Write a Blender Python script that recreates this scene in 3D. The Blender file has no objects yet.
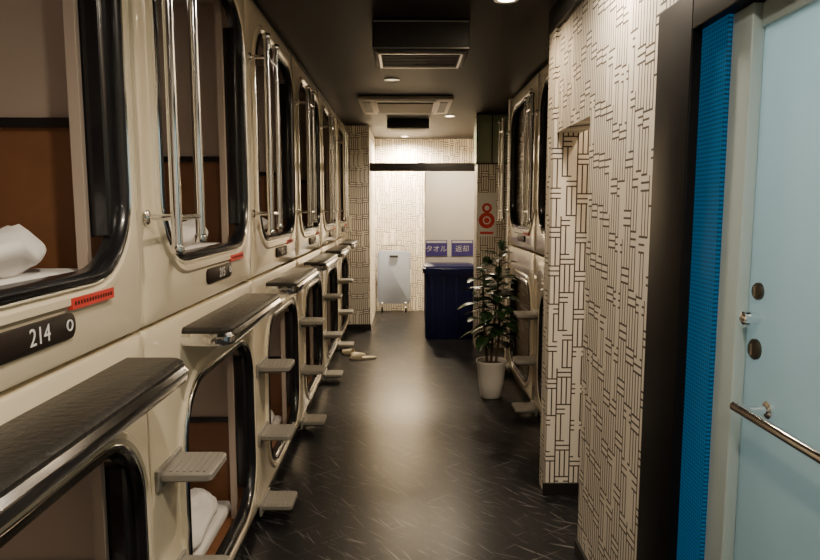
import bpy, bmesh, math, random
from mathutils import Vector, Matrix
random.seed(4)
S = bpy.context.scene
COL = S.collection
CAMH = 1.5
CEIL = 2.48

# ---------------------------------------------------------------- materials
def mat(name, col, rough=0.5, metal=0.0, spec=0.5, noise=0.0, nscale=8.0, bump=0.0, coat=0.0, emit=None, es=0.0, trans=0.0):
    m = bpy.data.materials.new(name); m.use_nodes = True
    nt = m.node_tree; b = nt.nodes['Principled BSDF']
    b.inputs['Base Color'].default_value = (*col, 1)
    b.inputs['Roughness'].default_value = rough
    b.inputs['Metallic'].default_value = metal
    b.inputs['Specular IOR Level'].default_value = spec
    b.inputs['Coat Weight'].default_value = coat
    b.inputs['Transmission Weight'].default_value = trans
    if emit:
        b.inputs['Emission Color'].default_value = (*emit, 1)
        b.inputs['Emission Strength'].default_value = es
    if noise > 0 or bump > 0:
        g = nt.nodes.new('ShaderNodeNewGeometry')
        n = nt.nodes.new('ShaderNodeTexNoise'); n.inputs['Scale'].default_value = nscale
        n.inputs['Detail'].default_value = 5
        nt.links.new(g.outputs['Position'], n.inputs['Vector'])
        if noise > 0:
            mx = nt.nodes.new('ShaderNodeMix'); mx.data_type = 'RGBA'
            mx.inputs[6].default_value = (*[c*(1-noise) for c in col], 1)
            mx.inputs[7].default_value = (*[min(1, c*(1+noise)) for c in col], 1)
            nt.links.new(n.outputs['Fac'], mx.inputs[0])
            nt.links.new(mx.outputs[2], b.inputs['Base Color'])
        if bump > 0:
            bp = nt.nodes.new('ShaderNodeBump'); bp.inputs['Strength'].default_value = bump
            bp.inputs['Distance'].default_value = 0.01
            nt.links.new(n.outputs['Fac'], bp.inputs['Height'])
            nt.links.new(bp.outputs['Normal'], b.inputs['Normal'])
    return m

class NB:
    def __init__(s, nt): s.nt = nt
    def m(s, op, a, b=0.0, c=None):
        n = s.nt.nodes.new('ShaderNodeMath'); n.operation = op
        for i, v in enumerate((a, b) if c is None else (a, b, c)):
            if isinstance(v, (int, float)): n.inputs[i].default_value = v
            else: s.nt.links.new(v, n.inputs[i])
        return n.outputs[0]

def wallpaper(name, base, line):
    m = bpy.data.materials.new(name); m.use_nodes = True
    nt = m.node_tree; b = nt.nodes['Principled BSDF']; N = NB(nt)
    g = nt.nodes.new('ShaderNodeNewGeometry'); sp = nt.nodes.new('ShaderNodeSeparateXYZ')
    nt.links.new(g.outputs['Position'], sp.inputs[0])
    u = N.m('ADD', N.m('ADD', sp.outputs[0], sp.outputs[1]), 20.0)
    v = N.m('ADD', sp.outputs[2], 5.0)
    W = 0.075; P = 0.195; HV = 0.145
    ci = N.m('FLOOR', N.m('DIVIDE', u, W))
    off = N.m('MULTIPLY', N.m('FRACT', N.m('MULTIPLY', N.m('SINE', N.m('MULTIPLY', ci, 12.9898)), 437.58)), P)
    vv = N.m('ADD', v, off)
    t = N.m('MULTIPLY', N.m('FRACT', N.m('DIVIDE', vv, P)), P)
    isv = N.m('LESS_THAN', t, HV)
    w3 = W/3
    fu = N.m('MULTIPLY', N.m('FRACT', N.m('DIVIDE', u, w3)), w3)
    lv = N.m('LESS_THAN', fu, 0.0072)
    h3 = (P-HV)/2
    ft = N.m('MULTIPLY', N.m('FRACT', N.m('DIVIDE', N.m('SUBTRACT', t, HV), h3)), h3)
    lh = N.m('LESS_THAN', ft, 0.0072)
    cb = N.m('MULTIPLY', N.m('FRACT', N.m('DIVIDE', u, W)), W)
    le = N.m('LESS_THAN', cb, 0.0072)
    tb = N.m('LESS_THAN', t, 0.0072)
    vert = N.m('MULTIPLY', isv, N.m('MAXIMUM', lv, tb))
    hor = N.m('MULTIPLY', N.m('SUBTRACT', 1.0, isv), N.m('MAXIMUM', lh, le))
    si = N.m('FLOOR', N.m('DIVIDE', u, w3)); ti = N.m('FLOOR', N.m('DIVIDE', vv, P))
    rnd = N.m('FRACT', N.m('MULTIPLY', N.m('SINE', N.m('ADD', N.m('MULTIPLY', si, 7.13), N.m('MULTIPLY', ti, 31.7))), 913.7))
    keep = N.m('GREATER_THAN', rnd, 0.12)
    f = N.m('MULTIPLY', N.m('ADD', vert, hor), keep)
    mx = nt.nodes.new('ShaderNodeMix'); mx.data_type = 'RGBA'
    nt.links.new(f, mx.inputs[0])
    mx.inputs[6].default_value = (*base, 1); mx.inputs[7].default_value = (*line, 1)
    nt.links.new(mx.outputs[2], b.inputs['Base Color'])
    b.inputs['Roughness'].default_value = 0.55
    return m

def floor_mat():
    m = bpy.data.materials.new('dark_vinyl_floor'); m.use_nodes = True
    nt = m.node_tree; b = nt.nodes['Principled BSDF']; N = NB(nt)
    g = nt.nodes.new('ShaderNodeNewGeometry'); sp = nt.nodes.new('ShaderNodeSeparateXYZ')
    nt.links.new(g.outputs['Position'], sp.inputs[0])
    T = 0.46
    x = N.m('ADD', sp.outputs[0], 20.13); y = N.m('ADD', sp.outputs[1], 20.0)
    fx = N.m('FRACT', N.m('DIVIDE', x, T)); fy = N.m('FRACT', N.m('DIVIDE', y, T))
    j = N.m('MAXIMUM', N.m('LESS_THAN', fx, 0.010), N.m('LESS_THAN', fy, 0.010))
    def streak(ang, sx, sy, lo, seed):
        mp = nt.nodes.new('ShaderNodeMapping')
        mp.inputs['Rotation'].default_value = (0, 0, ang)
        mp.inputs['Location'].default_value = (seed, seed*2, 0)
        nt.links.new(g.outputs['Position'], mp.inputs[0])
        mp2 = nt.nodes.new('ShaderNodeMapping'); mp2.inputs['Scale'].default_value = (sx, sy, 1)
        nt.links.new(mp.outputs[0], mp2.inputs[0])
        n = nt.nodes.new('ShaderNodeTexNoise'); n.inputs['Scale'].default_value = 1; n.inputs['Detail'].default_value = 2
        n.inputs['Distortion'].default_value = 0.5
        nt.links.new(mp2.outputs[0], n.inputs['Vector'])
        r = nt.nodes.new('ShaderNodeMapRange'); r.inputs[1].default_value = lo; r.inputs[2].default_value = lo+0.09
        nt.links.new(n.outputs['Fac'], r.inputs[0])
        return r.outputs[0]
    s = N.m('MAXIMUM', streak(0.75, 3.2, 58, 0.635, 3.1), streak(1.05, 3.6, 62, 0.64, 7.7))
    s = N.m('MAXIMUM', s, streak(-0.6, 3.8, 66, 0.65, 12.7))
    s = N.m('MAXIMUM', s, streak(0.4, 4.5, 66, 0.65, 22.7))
    n0 = nt.nodes.new('ShaderNodeTexNoise'); n0.inputs['Scale'].default_value = 3; n0.inputs['Detail'].default_value = 6
    nt.links.new(g.outputs['Position'], n0.inputs['Vector'])
    m1 = nt.nodes.new('ShaderNodeMix'); m1.data_type = 'RGBA'
    m1.inputs[6].default_value = (0.0045, 0.005, 0.0065, 1); m1.inputs[7].default_value = (0.012, 0.0125, 0.015, 1)
    nt.links.new(n0.outputs['Fac'], m1.inputs[0])
    m2 = nt.nodes.new('ShaderNodeMix'); m2.data_type = 'RGBA'
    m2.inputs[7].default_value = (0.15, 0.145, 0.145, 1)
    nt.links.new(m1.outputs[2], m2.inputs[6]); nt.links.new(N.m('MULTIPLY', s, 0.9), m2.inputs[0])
    m3 = nt.nodes.new('ShaderNodeMix'); m3.data_type = 'RGBA'
    m3.inputs[7].default_value = (0.002, 0.002, 0.002, 1)
    nt.links.new(m2.outputs[2], m3.inputs[6]); nt.links.new(j, m3.inputs[0])
    nt.links.new(m3.outputs[2], b.inputs['Base Color'])
    b.inputs['Roughness'].default_value = 0.30
    b.inputs['Specular IOR Level'].default_value = 0.22
    bp = nt.nodes.new('ShaderNodeBump'); bp.inputs['Strength'].default_value = 0.12; bp.inputs['Distance'].default_value = 0.004
    nt.links.new(n0.outputs['Fac'], bp.inputs['Height']); nt.links.new(bp.outputs['Normal'], b.inputs['Normal'])
    return m

def frosted():
    m = bpy.data.materials.new('frosted_glass'); m.use_nodes = True
    nt = m.node_tree; out = nt.nodes['Material Output']; b = nt.nodes['Principled BSDF']
    b.inputs['Base Color'].default_value = (0.28, 0.33, 0.33, 1); b.inputs['Roughness'].default_value = 0.24
    t = nt.nodes.new('ShaderNodeBsdfTranslucent'); t.inputs[0].default_value = (0.64, 0.76, 0.77, 1)
    g = nt.nodes.new('ShaderNodeNewGeometry')
    n = nt.nodes.new('ShaderNodeTexNoise'); n.inputs['Scale'].default_value = 60
    nt.links.new(g.outputs['Position'], n.inputs['Vector'])
    bp = nt.nodes.new('ShaderNodeBump'); bp.inputs['Strength'].default_value = 0.25
    nt.links.new(n.outputs['Fac'], bp.inputs['Height']); nt.links.new(bp.outputs['Normal'], b.inputs['Normal'])
    mx = nt.nodes.new('ShaderNodeMixShader'); mx.inputs[0].default_value = 0.5
    nt.links.new(b.outputs[0], mx.inputs[1]); nt.links.new(t.outputs[0], mx.inputs[2])
    nt.links.new(mx.outputs[0], out.inputs['Surface'])
    return m

def blue_mesh():
    m = mat('blue_perforated_panel', (0.0, 0.16, 0.36), 0.35)
    nt = m.node_tree; b = nt.nodes['Principled BSDF']; N = NB(nt)
    g = nt.nodes.new('ShaderNodeNewGeometry'); sp = nt.nodes.new('ShaderNodeSeparateXYZ')
    nt.links.new(g.outputs['Position'], sp.inputs[0])
    a = N.m('ADD', sp.outputs[1], sp.outputs[2]); c = N.m('SUBTRACT', sp.outputs[1], sp.outputs[2])
    k = 2*math.pi/0.022
    d = N.m('MULTIPLY', N.m('SINE', N.m('MULTIPLY', a, k)), N.m('SINE', N.m('MULTIPLY', c, k)))
    f = N.m('GREATER_THAN', d, 0.2)
    mx = nt.nodes.new('ShaderNodeMix'); mx.data_type = 'RGBA'
    mx.inputs[6].default_value = (0.0, 0.10, 0.23, 1); mx.inputs[7].default_value = (0.0, 0.022, 0.065, 1)
    nt.links.new(f, mx.inputs[0]); nt.links.new(mx.outputs[2], b.inputs['Base Color'])
    nt.links.new(mx.outputs[2], b.inputs['Emission Color'])
    b.inputs['Emission Strength'].default_value = 0.4
    return m

M_cream = mat('capsule_cream_frp', (0.77, 0.68, 0.505), 0.18, noise=0.04, nscale=2.5, coat=0.7)
M_rubber = mat('black_rim', (0.010, 0.010, 0.012), 0.25, coat=0.3)
M_chrome = mat('chrome', (0.88, 0.88, 0.88), 0.12, metal=1)
M_steel = mat('brushed_steel', (0.55, 0.54, 0.52), 0.3, metal=1, noise=0.08, nscale=40)
M_black = mat('black_paint', (0.010, 0.009, 0.009), 0.5, noise=0.2, nscale=5)
M_frame = mat('black_door_frame', (0.005, 0.005, 0.006), 0.5, spec=0.2, noise=0.2, nscale=5)
M_ceil = mat('ceiling_black', (0.009, 0.0075, 0.0065), 0.6, spec=0.25, noise=0.25, nscale=4)
M_pad = mat('shelf_pad_black', (0.022, 0.020, 0.018), 0.40, spec=0.35, noise=0.35, nscale=60, bump=0.35)
M_step = mat('step_plastic', (0.25, 0.235, 0.205), 0.4, noise=0.08, nscale=20)
M_taupe = mat('capsule_inner_taupe', (0.40, 0.32, 0.26), 0.6, noise=0.06, nscale=6)
M_brown = mat('capsule_inner_brown', (0.20, 0.085, 0.036), 0.5, noise=0.15, nscale=14)
M_blind = mat('capsule_blind', (0.10, 0.072, 0.045), 0.5, noise=0.05, nscale=30)
M_sheet = mat('white_bedding', (0.80, 0.78, 0.76), 0.8, noise=0.04, nscale=10, bump=0.4)
M_plate = mat('number_plate_brown', (0.018, 0.012, 0.010), 0.5, spec=0.25)
M_white = mat('white_print', (0.8, 0.8, 0.78), 0.6)
M_redl = mat('red_label', (0.60, 0.045, 0.035), 0.5)
M_red = mat('red_print', (0.62, 0.03, 0.02), 0.5)
M_wp = wallpaper('patterned_wallpaper', (0.80, 0.745, 0.65), (0.055, 0.04, 0.032))
M_floor = floor_mat()
M_frost = frosted()
M_blue = blue_mesh()
M_doorfr = mat('pale_door_frame', (0.42, 0.51, 0.51), 0.35)
M_bin = mat('navy_plastic', (0.007, 0.013, 0.095), 0.3, noise=0.2, nscale=10, bump=0.2)
M_cab = mat('white_cabinet', (0.86, 0.83, 0.75), 0.5, noise=0.03)
M_purple = mat('sign_purple', (0.09, 0.07, 0.30), 0.5)
M_trol = mat('trolley_grey_blue', (0.28, 0.33, 0.45), 0.4, noise=0.05)
M_pot = mat('white_ceramic', (0.78, 0.74, 0.68), 0.3, noise=0.03)
M_soil = mat('soil', (0.03, 0.018, 0.01), 0.9, bump=0.8, nscale=60)
M_leaf = mat('leaf_dark_green', (0.018, 0.05, 0.014), 0.3, noise=0.4, nscale=12)
M_bark = mat('bark', (0.09, 0.06, 0.035), 0.8, noise=0.3, nscale=40, bump=0.5)
M_ac = mat('ac_beige', (0.50, 0.45, 0.38), 0.5, noise=0.03)
M_grille = mat('grille_dark', (0.03, 0.028, 0.025), 0.6)
M_mirror = mat('green_glass_panel', (0.20, 0.25, 0.16), 0.12, metal=0.0, spec=0.8)
M_slip = mat('slipper_beige', (0.66, 0.58, 0.42), 0.8, noise=0.06, nscale=30)
M_lamp = mat('lamp_lens', (1, .9, .7), 0.4, emit=(1, 0.82, 0.55), es=25)
M_lampdim = mat('lamp_lens_dim', (1, .9, .7), 0.4, emit=(1, 0.82, 0.55), es=1.5)
M_lock = mat('lock_bronze', (0.10, 0.085, 0.065), 0.3, metal=0.8)

# ---------------------------------------------------------------- mesh builder
class MB:
    def __init__(s): s.v = []; s.f = []; s.mi = []; s.mats = []
    def mid(s, m):
        if m not in s.mats: s.mats.append(m)
        return s.mats.index(m)
    def add(s, vs, fs, m):
        o = len(s.v); s.v += [tuple(p) for p in vs]; k = s.mid(m)
        for f in fs: s.f.append([i+o for i in f]); s.mi.append(k)
    def box(s, x0, x1, y0, y1, z0, z1, m, bev=0.0):
        if bev > 0:
            bm = bmesh.new(); bmesh.ops.create_cube(bm, size=1)
            for v in bm.verts:
                v.co = Vector(((x0+x1)/2+v.co.x*(x1-x0), (y0+y1)/2+v.co.y*(y1-y0), (z0+z1)/2+v.co.z*(z1-z0)))
            bmesh.ops.bevel(bm, geom=bm.edges[:], offset=bev, segments=3, profile=0.5, affect='EDGES')
            bm.verts.index_update()
            s.add([v.co for v in bm.verts], [[v.index for v in f.verts] for f in bm.faces], m); bm.free(); return
        vs = [(x, y, z) for z in (z0, z1) for y in (y0, y1) for x in (x0, x1)]
        s.add(vs, [(0, 2, 3, 1), (4, 5, 7, 6), (0, 1, 5, 4), (2, 6, 7, 3), (0, 4, 6, 2), (1, 3, 7, 5)], m)
    def loft(s, loops, m, c0=False, c1=False, closed=True):
        n = len(loops[0]); vs = [p for l in loops for p in l]; fs = []
        for i in range(len(loops)-1):
            for j in range(n if closed else n-1):
                k = (j+1) % n
                fs.append((i*n+j, i*n+k, (i+1)*n+k, (i+1)*n+j))
        if c0: fs.append(tuple(range(n-1, -1, -1)))
        if c1: fs.append(tuple(range((len(loops)-1)*n, len(loops)*n)))
        s.add(vs, fs, m)
    def tube(s, pts, r, m, n=12, cap=True):
        pts = [Vector(p) for p in pts]; loops = []
        rs = r if isinstance(r, (list, tuple)) else [r]*len(pts)
        prev = None
        for i, p in enumerate(pts):
            if i == 0: d = pts[1]-p
            elif i == len(pts)-1: d = p-pts[i-1]
            else: d = (pts[i+1]-p).normalized()+(p-pts[i-1]).normalized()
            d.normalize()
            if prev is None:
                a = Vector((0, 0, 1)) if abs(d.z) < .9 else Vector((1, 0, 0))
                u = d.cross(a).normalized()
            else:
                u = (prev - d*prev.dot(d)).normalized()
            prev = u; w = d.cross(u)
            loops.append([p+rs[i]*(math.cos(2*math.pi*k/n)*u+math.sin(2*math.pi*k/n)*w) for k in range(n)])
        s.loft(loops, m, cap, cap)
    def lathe(s, c, prof, m, n=32, axis='z', c0=True, c1=True):
        loops = []
        for r, h in prof:
            l = []
            for k in range(n):
                a = 2*math.pi*k/n; ca, sa = r*math.cos(a), r*math.sin(a)
                if axis == 'z': l.append((c[0]+ca, c[1]+sa, c[2]+h))
                elif axis == 'x': l.append((c[0]+h, c[1]+ca, c[2]+sa))
                else: l.append((c[0]+ca, c[1]+h, c[2]+sa))
            loops.append(l)
        s.loft(loops, m, c0, c1)
    def done(s, name, parent=None, ang=35, sub=0):
        me = bpy.data.meshes.new(name); me.from_pydata(s.v, [], s.f)
        for m in s.mats: me.materials.append(m)
        for p, k in zip(me.polygons, s.mi): p.material_index = k; p.use_smooth = True
        bm = bmesh.new(); bm.from_mesh(me); bmesh.ops.recalc_face_normals(bm, faces=bm.faces[:]); bm.to_mesh(me); bm.free()
        me.set_sharp_from_angle(angle=math.radians(ang))
        o = bpy.data.objects.new(name, me); COL.objects.link(o)
        if parent: adopt(o, parent)
        return o

def adopt(o, e):
    o.parent = e; o.matrix_parent_inverse = Matrix.Translation(-e.location)
def empty(name, loc):
    e = bpy.data.objects.new(name, None); e.location = loc; e.empty_display_size = 0.1
    COL.objects.link(e); return e
def simple(name, b, m, bev=0.0):
    q = MB(); q.box(*b, m, bev); return q.done(name)

def rr(cu, cv, hu, hv, r, nc=8):
    pts = []
    for (sx, sy, a0) in ((1, 1, 0), (-1, 1, 90), (-1, -1, 180), (1, -1, 270)):
        for k in range(nc+1):
            a = math.radians(a0+90*k/nc)
            pts.append((cu+sx*(hu-r)+r*math.cos(a), cv+sy*(hv-r)+r*math.sin(a)))
    return pts

def text(body, name, size, M, m, parent, depth=0.0008, align='CENTER'):
    cu = bpy.data.curves.new(name, 'FONT'); cu.body = body; cu.size = size; cu.extrude = depth
    cu.align_x = align; cu.align_y = 'CENTER'; cu.materials.append(m)
    o = bpy.data.objects.new(name, cu); COL.objects.link(o); o.matrix_world = M
    bpy.context.view_layer.update()
    dg = bpy.context.evaluated_depsgraph_get()
    me = bpy.data.meshes.new_from_object(o.evaluated_get(dg)); me.transform(M)
    bpy.data.objects.remove(o)
    if not me.materials: me.materials.append(m)
    n = bpy.data.objects.new(name, me); COL.objects.link(n)
    if parent: adopt(n, parent)
    return n

# ---------------------------------------------------------------- room shell
YB = 9.3; YF = -1.6; XL = -2.85; XR = 2.4
simple('floor', (XL-.1, XR+.1, YF-.1, YB+.1, -0.1, 0), M_floor)
simple('ceiling', (XL-.1, XR+.1, YF-.1, YB+.1, CEIL, CEIL+.1), M_ceil)
simple('wall_back', (XL-.1, XR+.1, YB, YB+.1, 0, CEIL), M_wp)
simple('wall_front', (XL-.1, XR+.1, YF-.1, YF, 0, CEIL), M_wp)
simple('wall_left', (XL-.1, XL, YF, YB, 0, CEIL), M_black)
simple('wall_right_outer', (XR, XR+.1, YF, YB, 0, CEIL), M_black)
simple('wall_left_end', (-2.8, -0.43, 7.82, 9.3, 0, CEIL), M_wp)
simple('baseboard_left_end', (-0.72, -0.42, 7.805, 7.82, 0, 0.07), M_black)
XW = 0.75
q = MB()
q.box(XW, XW+.12, 1.93, 2.64, 0, CEIL, M_wp)
q.box(XW, XW+.12, 2.64, 3.22, 1.87, CEIL, M_wp)
q.box(XW+.0, XW+.12, 0.46, 1.93, 2.06, CEIL, M_wp)
q.box(XW, XW+.12, YF, 0.46, 0, CEIL, M_wp)
q.box(XW+.12, XR, 2.52, 2.64, 0, CEIL, M_wp)
q.done('wall_right')
q = MB()
q.box(XW-.015, XR, 3.22, 3.36, 0, CEIL, M_wp)
q.done('wall_right_return')
simple('baseboard_return', (XW-.028, 1.6, 3.205, 3.22, 0, 0.065), M_black)
simple('baseboard_right', (XW-.012, XW, 1.95, 2.64, 0, 0.065), M_black)
simple('trim_ceiling_right', (XW-.022, XW, 0.0, 3.36, 2.37, CEIL), M_black)
q = MB()
q.box(0.95, 2.2, 5.90, 6.0, 0, CEIL, M_wp)
q.box(1.10, 1.2, 6.0, YB, 0, CEIL, M_wp)
q.done('wall_right_far')
q = MB()
q.box(0.76, 1.3, 6.80, 7.05, 0, CEIL, M_wp)
q.done('wall_column')
q = MB()
q.box(0.765, 1.09, 6.785, 6.80, 1.97, 2.47, M_mirror)
q.box(0.748, 0.76, 6.80, 7.05, 1.97, 2.47, M_mirror)
for z in (1.955, 2.46): q.box(0.745, 1.09, 6.778, 6.80, z, z+.016, M_black)
for x in (0.745, 0.905, 1.08): q.box(x, x+.012, 6.778, 6.80, 1.96, 2.47, M_black)
q.done('mirror_panel')
simple('beam_far', (-0.43, 1.08, 7.95, 8.05, 1.95, 2.05), M_black, 0.008)

# ---------------------------------------------------------------- capsules
L = 1.22
def capsule(seam, lower, side, num=None, light=False, detail=True):
    front = -0.70 if side < 0 else 0.94
    def P(d, y, z): return (front + side*d, y, z)
    z0, z1 = (0.065, 1.168) if lower else (1.178, 2.455)
    oz0, oz1 = (0.15, 0.935) if lower else (1.34, 2.34)
    oy0, oy1 = (seam+.26, seam+1.15) if lower else (seam+.15, seam+1.145)
    if side > 0: oy0, oy1 = 2*seam+L-oy1, 2*seam+L-oy0
    cy, hy = (oy0+oy1)/2, (oy1-oy0)/2; cz, hz = (oz0+oz1)/2, (oz1-oz0)/2
    my, hmy = seam+L/2, L/2-.003; mz, hmz = (z0+z1)/2, (z1-z0)/2
    e = empty('sleeping_capsule', P(0, my, z0))
    def lo(c, h, d, r, off):
        return [P(d, a, b) for a, b in rr(c[0], c[1], h[0]+off, h[1]+off, r)]
    A = ((my, mz), (hmy, hmz)); O = ((cy, cz), (hy, hz)); R = 0.20
    q = MB()
    q.loft([lo(*A, .08, .012, 0), lo(*A, .014, .012, 0), lo(*A, .004, .018, -.004), lo(*A, 0, .024, -.012),
            lo(*O, 0, R+.06, .05), lo(*O, -.010, R+.05, .040), lo(*O, -.010, R+.03, .025), lo(*O, .006, R+.015, .012), lo(*O, .03, R+.01, .010)], M_cream)
    q.done('front_panel', e, 30)
    q = MB()
    q.loft([lo(*O, .012, R+.012, .014), lo(*O, -.006, R+.010, .012), lo(*O, -.010, R+.006, .007), lo(*O, -.004, R, .001)], M_chrome)
    q.loft([lo(*O, .0, R+.004, .004), lo(*O, -.010, R, .0), lo(*O, -.012, R-.008, -.008), lo(*O, -.006, R-.015, -.015),
            lo(*O, .01, R-.018, -.019), lo(*O, .035, R-.02, -.020)], M_rubber)
    yy0, yy1 = (oy1-.065, oy1-.018) if side < 0 else (oy0+.018, oy0+.065)
    q.box(*sorted((P(.015, 0, 0)[0], P(.085, 0, 0)[0])), yy0, yy1, oz0+.09, oz1-.09, M_rubber, .006)
    q.done('window_rim', e, 50)
    y0, y1 = seam+.03, seam+L-.03; b0, b1 = oz0-.045, oz1+.04; zs = b0+0.42; D0, D1 = .035, 2.0
    if side > 0: D1 = 1.2
    q = MB()
    for yy in (y0, y1):
        q.add([P(D0, yy, b0), P(D1, yy, b0), P(D1, yy, zs), P(D0, yy, zs)], [(0, 1, 2, 3)], M_brown)
        q.add([P(D0, yy, zs), P(D1, yy, zs), P(D1, yy, b1), P(D0, yy, b1)], [(0, 1, 2, 3)], M_taupe)
        s_ = 0.012 if yy == y0 else -0.012
        q.box(*sorted((P(D0, 0, 0)[0], P(D1, 0, 0)[0])), *sorted((yy, yy+s_)), zs-.012, zs+.012, M_rubber)
    q.add([P(D1, y0, b0), P(D1, y1, b0), P(D1, y1, b1), P(D1, y0, b1)], [(0, 1, 2, 3)], M_taupe)
    q.add([P(D0, y0, b1), P(D1, y0, b1), P(D1, y1, b1), P(D0, y1, b1)], [(0, 1, 2, 3)], M_taupe)
    q.add([P(D0, y0, b0), P(D1, y0, b0), P(D1, y1, b0), P(D0, y1, b0)], [(0, 1, 2, 3)], M_brown)
    yy = oy1-.09 if side < 0 else oy0+.07
    q.box(*sorted((P(.06, 0, 0)[0], P(.085, 0, 0)[0])), yy, yy+.02, b0, b1, M_taupe)
    q.done('inner_shell', e)
    if not detail:
        q = MB()
        n = 24
        for k in range(n):
            za = oz0-.02+(oz1-oz0+.04)*k/n; zb = oz0-.02+(oz1-oz0+.04)*(k+1)/n
            q.box(*sorted((P(.045, 0, 0)[0], P(.052, 0, 0)[0])), oy0-.02, oy1+.02, za+.003, zb, M_blind, .002)
        q.done('rolled_down_blind', e)
    if detail:
        xs = sorted((P(.10, 0, 0)[0], P(1.95, 0, 0)[0]))
        q = MB(); q.box(*xs, y0+.05, y1-.05, b0+.001, b0+.055, M_sheet, 0.02); q.done('mattress', e)
        q = MB(); nu, nv = 36, 26; vs = []; fs = []
        cx = P(.31, 0, 0)[0]; py = seam+.79
        for i in range(nv+1):
            t = math.pi*i/nv
            for k in range(nu):
                a = 2*math.pi*k/nu
                def se(v, p): return math.copysign(abs(v)**p, v)
                x = .21*se(math.sin(t), 1.1)*se(math.cos(a), .7); y = .31*se(math.sin(t), 1.1)*se(math.sin(a), .7)
                z = .066*math.cos(t)*(1.0+.28*math.sin(x*23+seam*3)*math.cos(y*17+seam)) + .011*math.sin(31*x+17*y)+.009*math.sin(55*y-20*x)+.005*math.sin(70*x+60*y)
                vs.append((cx+x, py+y, b0+.055+.045+z))
        for i in range(nv):
            for k in range(nu):
                j = (k+1) % nu; fs.append((i*nu+k, i*nu+j, (i+1)*nu+j, (i+1)*nu+k))
        q.add(vs, fs, M_sheet); q.done('pillow', e, 80)
    if lower and side < 0:
        q = MB(); c = seam+.70; hw = .425
        def pl(off, z, r=.05):
            return [(front+side*b, a, z) for a, b in rr(c, -.052, hw+off, .102+off, max(r+off, .01), 6)]
        q.loft([pl(-.012, 1.066), pl(.0, 1.070), pl(.006, 1.080), pl(.006, 1.098), pl(-.003, 1.108)], M_chrome, True, True)
        q.loft([pl(-.004, 1.106), pl(-.003, 1.117), pl(-.012, 1.124), pl(-.02, 1.126)], M_pad, True, True)
        q.done('shelf', e, 40)
    if not lower:
        q = MB(); pc = seam+.70
        if side > 0: pc = 2*seam+L-pc
        q.loft([[P(.002, a, b) for a, b in rr(pc, 1.258, .155, .027, .022, 5)], [P(-.006, a, b) for a, b in rr(pc, 1.258, .155, .027, .022, 5)],
                [P(-.008, a, b) for a, b in rr(pc, 1.258, .152, .024, .02, 5)]], M_plate, True, True)
        q.lathe(P(-.009, pc-side*.125, 1.260), [(.012, 0), (.012, side*-.002), (.009, side*-.002), (.009, 0)], M_white, 20, 'x', False, False)
        q.done('number_plate', e)
        if num:
            if side < 0: Mx = Matrix(((0, 0, 1, front+.0085), (1, 0, 0, pc+.02), (0, 1, 0, 1.258), (0, 0, 0, 1)))
            else: Mx = Matrix(((0, 0, -1, front-.0085), (-1, 0, 0, pc), (0, 1, 0, 1.258), (0, 0, 0, 1)))
            text(num, 'number', 0.048, Mx, M_white, e, .0003)
        q = MB(); lc = seam+.93
        if side > 0: lc = 2*seam+L-lc
        xa = P(-.001, 0, 0)[0]; xb = P(-.0125, 0, 0)[0]
        q.box(*sorted((xa, xb)), lc-.095, lc+.095, 1.290, 1.314, M_redl)
        for k in range(14):
            q.box(*sorted((P(-.0125, 0, 0)[0], P(-.013, 0, 0)[0])), lc-.085+k*.0124, lc-.078+k*.0124, 1.298, 1.306, M_plate)
        q.done('warning_label', e)
    if light:
        ld = bpy.data.lights.new('capsule_lamp', 'AREA'); ld.energy = 1.2; ld.size = .25; ld.color = (1, .83, .66)
        lo_ = bpy.data.objects.new('capsule_lamp', ld); COL.objects.link(lo_)
        lo_.location = P(.7, seam+L/2, b1-.02); adopt(lo_, e)

def rails(seam, side):
    front = -0.70 if side < 0 else 0.94
    X = front-side*.085
    if side < 0: ya, yb = seam+.035, seam+.235
    else: ya, yb = seam+L-.035, seam+L-.235
    q = MB()
    for y, zb in ((ya, 1.39), (yb, 1.41)):
        q.tube([(X, y, zb), (X, y, 2.26)], .0145, M_chrome, 16)
        for z in (zb, 2.26): q.lathe((X, y, z-.008), [(.014, -.004), (.018, 0), (.018, .016), (.014, .02)], M_chrome, 16)
    for z in (1.475, 2.17):
        q.tube([(X, ya, z), (X, yb, z)], .008, M_chrome, 10)
        q.tube([(front, ya, z), (X, ya, z)], .009, M_chrome, 10)
        q.lathe((front-side*.003, ya, z), [(.02, 0), (.02, -side*.006), (.012, -side*.012)], M_chrome, 16, 'x')
    q.done('grab_rail', None, 50)

def steps(seam, side):
    front = -0.70 if side < 0 else 0.94
    c = seam+.12 if side < 0 else seam+L-.12
    e = empty('climbing_steps', (front, c, 0.0))
    for i, z in enumerate((.07, .42, .755)):
        q = MB()
        def pl(off, zz): return [(front+side*b, a, zz) for a, b in rr(c, -.075, .085+off, .079+off, .018, 4)]
        q.loft([pl(-.006, z-.026), pl(0, z-.020), pl(0, z-.004), pl(-.004, z)], M_step, True, True)
        for k in range(6):
            x = front-side*(.03+k*.019); q.box(*sorted((x, x-side*.008)), c-.07, c+.07, z-.001, z+.003, M_step)
        q.box(*sorted((front, front-side*.10)), c-.012, c+.012, z-.05, z-.022, M_step, .004)
        q.box(*sorted((front+side*.003, front-side*.010)), c-.10, c+.10, z-.05, z+.012, M_step, .004)
        q.done('tread_%d' % (i+1), e)

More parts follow.
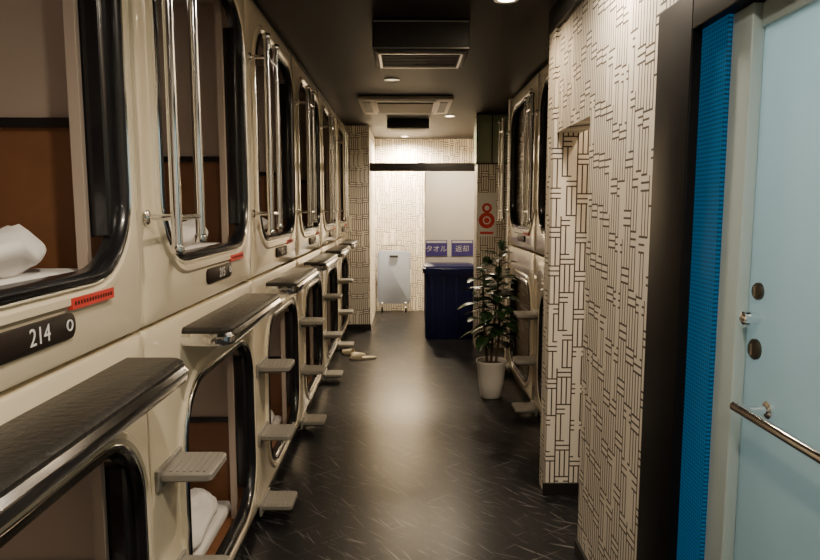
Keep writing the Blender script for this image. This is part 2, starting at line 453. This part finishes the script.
seams = [-.74+L*i for i in range(7)]
for i, s in enumerate(seams):
    capsule(s, False, -1, str(213+i) if i else '213', light=i in (1, 2, 3))
    capsule(s, True, -1, light=i in (1, 2, 3))
    rails(s, -1); steps(s, -1)
simple('trim_left_plinth', (-2.6, -0.73, -.74, 7.8, 0, 0.06), M_black)
simple('trim_left_top', (-2.6, -0.715, -.74, 7.8, 2.458, CEIL), M_black)
for i in range(2):
    s = 3.42+L*i
    capsule(s, False, 1, None, detail=False); capsule(s, True, 1, detail=False)
    rails(s, 1); steps(s, 1)
simple('trim_right_plinth', (0.97, 2.2, 3.44, 5.85, 0, 0.06), M_black)

# ---------------------------------------------------------------- right door area
q = MB()
q.box(XW-.012, XW+.10, 1.70, 1.93, 0, 2.06, M_frame, .004)
q.box(XW-.012, XW+.10, 0.46, 1.70, 1.955, 2.06, M_frame, .004)
q.box(XW-.012, XW+.10, 0.46, 0.58, 0, 1.955, M_frame, .004)
q.done('trim_door_frame')
q = MB()
q.box(XW+.015, XW+.03, 1.565, 1.70, 0, 1.955, M_blue)
q.done('blue_light_panel')
e = empty('door_1', (XW+.05, 1.0, 0))
q = MB()
q.box(XW+.025, XW+.055, 1.475, 1.565, 0.0, 1.955, M_doorfr, .004)
q.box(XW+.045, XW+.075, .585, 1.475, 1.90, 1.955, M_doorfr, .004)
q.box(XW+.045, XW+.075, .585, 0.66, 0, 1.90, M_doorfr, .004)
q.box(XW+.063, XW+.12, 1.48, 1.70, 0, 1.955, M_frame)
q.done('door_frame', e)
q = MB()
q.box(XW+.055, XW+.0625, .66, 1.54, 0.02, 1.91, M_frost)
q.done('frosted_leaf', e)
q = MB(); XD = XW+.055
q.lathe((XD, 1.435, 1.312), [(.020, 0), (.020, -.006), (.016, -.010)], M_lock, 24, 'x')
q.lathe((XD, 1.435, 1.250), [(.013, 0), (.013, -.012), (.017, -.02), (.015, -.034), (.008, -.038)], M_chrome, 24, 'x')
q.lathe((XD, 1.435, 1.178), [(.024, 0), (.024, -.006), (.019, -.010)], M_lock, 24, 'x')
q.box(XD-.012, XD-.009, 1.431, 1.439, 1.165, 1.191, M_chrome)
q.box(XD-.012, XD-.009, 1.431, 1.439, 1.300, 1.324, M_chrome)
q.done('lock_set', e)
q = MB()
q.tube([(XD-.06, 1.40, 1.055), (XD-.06, .74, 1.055)], .012, M_chrome, 16)
for y in (1.37, .80):
    q.tube([(XD, y, 1.055), (XD-.06, y, 1.055)], .009, M_chrome, 12)
    q.lathe((XD, y, 1.055), [(.02, 0), (.02, -.005), (.012, -.008)], M_chrome, 20, 'x')
q.done('pull_bar', e)
q = MB()
q.box(1.95, 2.0, .2, 2.5, 0, CEIL, M_cab)
q.box(.87, 1.95, .20, .25, 0, CEIL, M_cab)
q.done('wall_washroom')

# ---------------------------------------------------------------- far-end items
e = empty('towel_cabinet', (.59, 7.8, 0))
q = MB()
q.box(.24, 1.07, 7.66, 7.94, 0, 1.93, M_cab, .006)
q.box(.245, 1.065, 7.650, 7.66, 0.05, 1.925, M_cab, .003)
q.done('body', e)
for i, (x, t) in enumerate(((.375, 'タオル'), (.685, '返却'))):
    q = MB(); q.box(x-.13, x+.13, 7.642, 7.648, .93, 1.12, M_purple)
    q.box(x-.12, x+.12, 7.641, 7.6425, 1.085, 1.112, M_white); q.done('sign_%d' % (i+1), e)
    text(t, 'sign_text_%d' % (i+1), .085, Matrix(((1, 0, 0, x), (0, 0, -1, 7.6405), (0, 1, 0, 1.01), (0, 0, 0, 1))), M_white, e)
q = MB()
def bl(z, off): return [(a, b, z) for a, b in rr(.51, 7.40, .29+off, .19+off, .04+max(off, 0), 5)]
q.loft([bl(0.0, -.02), bl(.02, -.012), bl(.4, -.003), bl(.76, .0), bl(.765, .018), bl(.82, .02), bl(.825, .008), bl(.845, .0), bl(.862, -.06)], M_bin, True, True)
for k in range(4):
    x = .30+k*.14; q.box(x-.012, x+.012, 7.203, 7.225, .06, .72, M_bin, .005)
q.box(.40, .62, 7.188, 7.21, .79, .815, M_bin, .006)
q.done('laundry_bin')
q = MB(); tc = -.16
def tl(y, off): return [(a, y, b) for a, b in rr(tc, .51, .235+off, .38+off, .05+off, 6)]
q.loft([tl(9.17, -.01), tl(9.165, 0), tl(9.135, 0), tl(9.13, -.012)], M_trol, True, True)
pts = [(tc-.19, 9.20, .10), (tc-.19, 9.20, .90), (tc-.15, 9.20, .97), (tc+.15, 9.20, .97), (tc+.19, 9.20, .90), (tc+.19, 9.20, .10)]
q.tube(pts, .012, M_steel, 10)
for x in (tc-.17, tc+.17):
    q.box(x-.02, x+.02, 9.10, 9.20, .085, .15, M_steel, .004)
    q.lathe((x-.014, 9.13, .05), [(.03, 0), (.05, .004), (.05, .024), (.03, .028)], M_rubber, 20, 'x')
q.box(tc-.06, tc+.06, 9.115, 9.13, .80, .83, M_grille, .004)
q.done('folding_trolley')
q = MB(); px = .865; yv = 6.79
q.box(px-.095, px+.095, yv, 6.799, 1.20, 1.66, M_white)
def ring(cz, r0, r1, m, dy):
    a = [(px+r1*math.cos(t*math.pi/16), yv-dy, cz+r1*math.sin(t*math.pi/16)) for t in range(32)]
    b = [(px+r0*math.cos(t*math.pi/16), yv-dy, cz+r0*math.sin(t*math.pi/16)) for t in range(32)]
    q.loft([b, a], m)
ring(1.50, .026, .052, M_red, .001)
ring(1.37, .0005, .085, M_red, .001); ring(1.37, .03, .042, M_white, .002)
q.box(px-.07, px+.07, yv-.002, yv, 1.225, 1.25, M_red)
q.done('fire_notice')

# potted plant
PC = Vector((.685, 4.98, 0))
e = empty('potted_rubber_plant', PC)
q = MB()
q.lathe(PC, [(.075, 0), (.082, .006), (.10, .12), (.116, .27), (.122, .283), (.122, .30), (.112, .30), (.105, .27)], M_pot, 40, 'z', True, False)
q.done('pot', e, 50)
q = MB(); q.lathe(PC, [(.0005, .272), (.06, .275), (.107, .266)], M_soil, 30, 'z', False, False); q.done('soil', e)
q = MB()
stems = []
for (dx, dy, top, ph) in ((.0, .0, 1.15, 0), (.03, -.02, .95, 2), (-.03, .02, 1.02, 4)):
    pts = []
    for k in range(9):
        t = k/8; pts.append(PC+Vector((dx*(1+t)+.015*t+.05*math.sin(ph+t*2.2)*t, dy+.05*math.cos(ph+t*2)*t, .26+(top-.26)*t)))
    q.tube(pts, [.011-.006*k/8 for k in range(9)], M_bark, 8); stems.append(pts)
q.done('stems', e, 60)
q = MB()
def leaf(base, az, el, ln, wd):
    if math.cos(az) > .5: ln *= .9
    d = Vector((math.cos(az)*math.cos(el), math.sin(az)*math.cos(el), math.sin(el)))
    side = Vector((-math.sin(az), math.cos(az), 0)); up = side.cross(d)*-1
    if up.z < 0: up = -up
    rows = []; n = 7
    b0 = base+d*.03
    for i in range(n+1):
        t = i/n; w = wd*math.sin(math.pi*min(1, (t*.93+.035)))**.7
        c = b0+d*ln*t-Vector((0, 0, 1))*ln*.35*t*t
        rows.append([c-side*w+up*w*.28, c-side*w*.5+up*w*.08, c, c+side*w*.5+up*w*.08, c+side*w+up*w*.28])
    vs = [p for r in rows for p in r]; fs = []
    for i in range(n):
        for k in range(4): fs.append((i*5+k, i*5+k+1, i*5+k+6, i*5+k+5))
    q.add(vs, fs, M_leaf)
    q.tube([base, b0], .003, M_leaf, 5)
for si, pts in enumerate(stems):
    n = 32 if si == 0 else 24
    for k in range(n):
        t = .28+.72*k/(n-1); f = t*8; i = min(7, int(f)); p = pts[i].lerp(pts[i+1], f-i)
        leaf(p, k*2.4+si, .0+.65*(t-.35)+random.uniform(-.2, .3), random.uniform(.15, .19)*(1.0 if t < .85 else .8), random.uniform(.042, .056))
    leaf(pts[-1], 1.0, 1.3, .13, .03)
for az in (0.5, 2.6, 4.4): leaf(stems[0][2]-Vector((0, 0, .06)), az, .3, .12, .035)
q.done('leaves', e, 70)

def slipper(c, ang):
    q = MB(); Mr = Matrix.Translation(c) @ Matrix.Rotation(ang, 4, 'Z')
    def out(z, sc):
        l = []
        for k in range(28):
            a = 2*math.pi*k/28; y = .135*math.cos(a); w = .047+.008*math.cos(a)
            l.append(Mr @ Vector((w*math.sin(a)*sc, y*sc, z)))
        return l
    q.loft([out(0, .95), out(.004, 1), out(.016, 1), out(.02, .95)], M_slip, True, True)
    rows = []
    for i in range(7):
        y = .01+.11*i/6; w = .052-.022*(i/6)**2; h = .05-.022*(i/6)
        rows.append([Mr @ Vector((w*math.cos(math.pi*k/10), y, .014+h*math.sin(math.pi*k/10))) for k in range(11)])
    q.loft(rows, M_slip, closed=False)
    return q
q = slipper((-.53, 6.46, 0), 1.2); q2 = slipper((-.42, 6.28, 0), 1.7)
q.add(q2.v, q2.f, M_slip); q.done('slippers', None, 60)

# ---------------------------------------------------------------- ceiling fixtures
q = MB()
q.box(-.17, .34, 3.45, 3.87, 2.32, 2.479, M_black, .01)
q.box(-.15, .32, 3.47, 3.85, 2.314, 2.32, M_grille)
for z in (2.325, 2.46): q.box(-.165, .335, 3.443, 3.45, z, z+.006, M_steel)
for y in (3.50, 3.835): q.box(-.14, .31, y, y+.012, 2.309, 2.314, M_steel)
for x in (-.14, .298): q.box(x, x+.012, 3.5, 3.84, 2.309, 2.314, M_steel)
for k in range(8): q.box(-.12, .29, 3.54+k*.035, 3.548+k*.035, 2.308, 2.314, M_black)
q.done('ceiling_air_conditioner')
q = MB()
q.box(-.42, .43, 5.75, 6.65, 2.445, 2.479, M_ac, .012)
q.box(-.25, .26, 5.93, 6.47, 2.438, 2.446, M_grille)
for k in range(12): q.box(-.24, .25, 5.95+k*.043, 5.965+k*.043, 2.433, 2.439, M_ac)
for b in ((-.38, -.31, 5.9, 6.5), (.32, .39, 5.9, 6.5), (-.27, .28, 5.79, 5.86), (-.27, .28, 6.54, 6.61)):
    q.box(*b, 2.441, 2.446, M_grille)
q.done('ceiling_cassette')
q = MB()
q.box(-.20, .27, 7.25, 7.6, 2.38, 2.479, M_black, .01)
q.box(-.16, .23, 7.3, 7.55, 2.375, 2.38, M_grille)
q.done('ceiling_vent')

def area(name, loc, size, power, col, rot=(0, 0, 0), sy=None):
    l = bpy.data.lights.new(name, 'AREA'); l.energy = power; l.size = size; l.color = col
    if sy: l.shape = 'RECTANGLE'; l.size_y = sy
    o = bpy.data.objects.new(name, l); COL.objects.link(o); o.location = loc; o.rotation_euler = rot; return o
def downlight(x, y, power, col=(1, .75, .49), ang=110, lens=None):
    e = empty('downlight', (x, y, CEIL))
    q = MB()
    q.lathe((x, y, CEIL), [(.058, -.001), (.060, -.006), (.050, -.008), (.042, -.003)], M_steel, 28, 'z', False, False)
    q.lathe((x, y, CEIL), [(.0005, -.003), (.042, -.003)], lens or M_lamp, 28, 'z', False, False)
    q.done('fitting', e)
    if power:
        l = bpy.data.lights.new('lamp', 'SPOT'); l.energy = power; l.color = col; l.spot_size = math.radians(ang)
        l.spot_blend = .7; l.shadow_soft_size = .05
        o = bpy.data.objects.new('lamp', l); COL.objects.link(o); o.location = (x, y, CEIL-.02); adopt(o, e)
downlight(.60, 2.22, 90, (1, .83, .62), ang=170)
downlight(.48, 3.14, 32, ang=150)
downlight(-.10, 5.05, 20, ang=140, lens=M_lampdim)
downlight(.05, .6, 85, (1, .86, .67), 160)
downlight(.05, -.7, 65, (1, .86, .67), 160)
downlight(.48, 7.0, 110, (1, .80, .56), ang=160)
downlight(1.15, 2.93, 34, ang=150)  # unseen lamp added inside the side passage to brighten its far jamb
downlight(.0, 8.95, 620, (1, .79, .52), ang=170)
area('washroom_light', (1.5, 1.2, 2.3), .5, 36, (.88, .97, 1))

w = bpy.data.worlds.new('World'); S.world = w; w.use_nodes = True
w.node_tree.nodes['Background'].inputs[0].default_value = (.5, .45, .4, 1)
w.node_tree.nodes['Background'].inputs[1].default_value = .05

# ---------------------------------------------------------------- camera
cd = bpy.data.cameras.new('Camera'); cd.sensor_width = 36; cd.lens = 640/820*36; cd.clip_start = .02
cam = bpy.data.objects.new('Camera', cd); COL.objects.link(cam)
cam.location = (0, 0, CAMH); cam.rotation_euler = (math.radians(90-6.42), 0, math.radians(-.45))
S.camera = cam
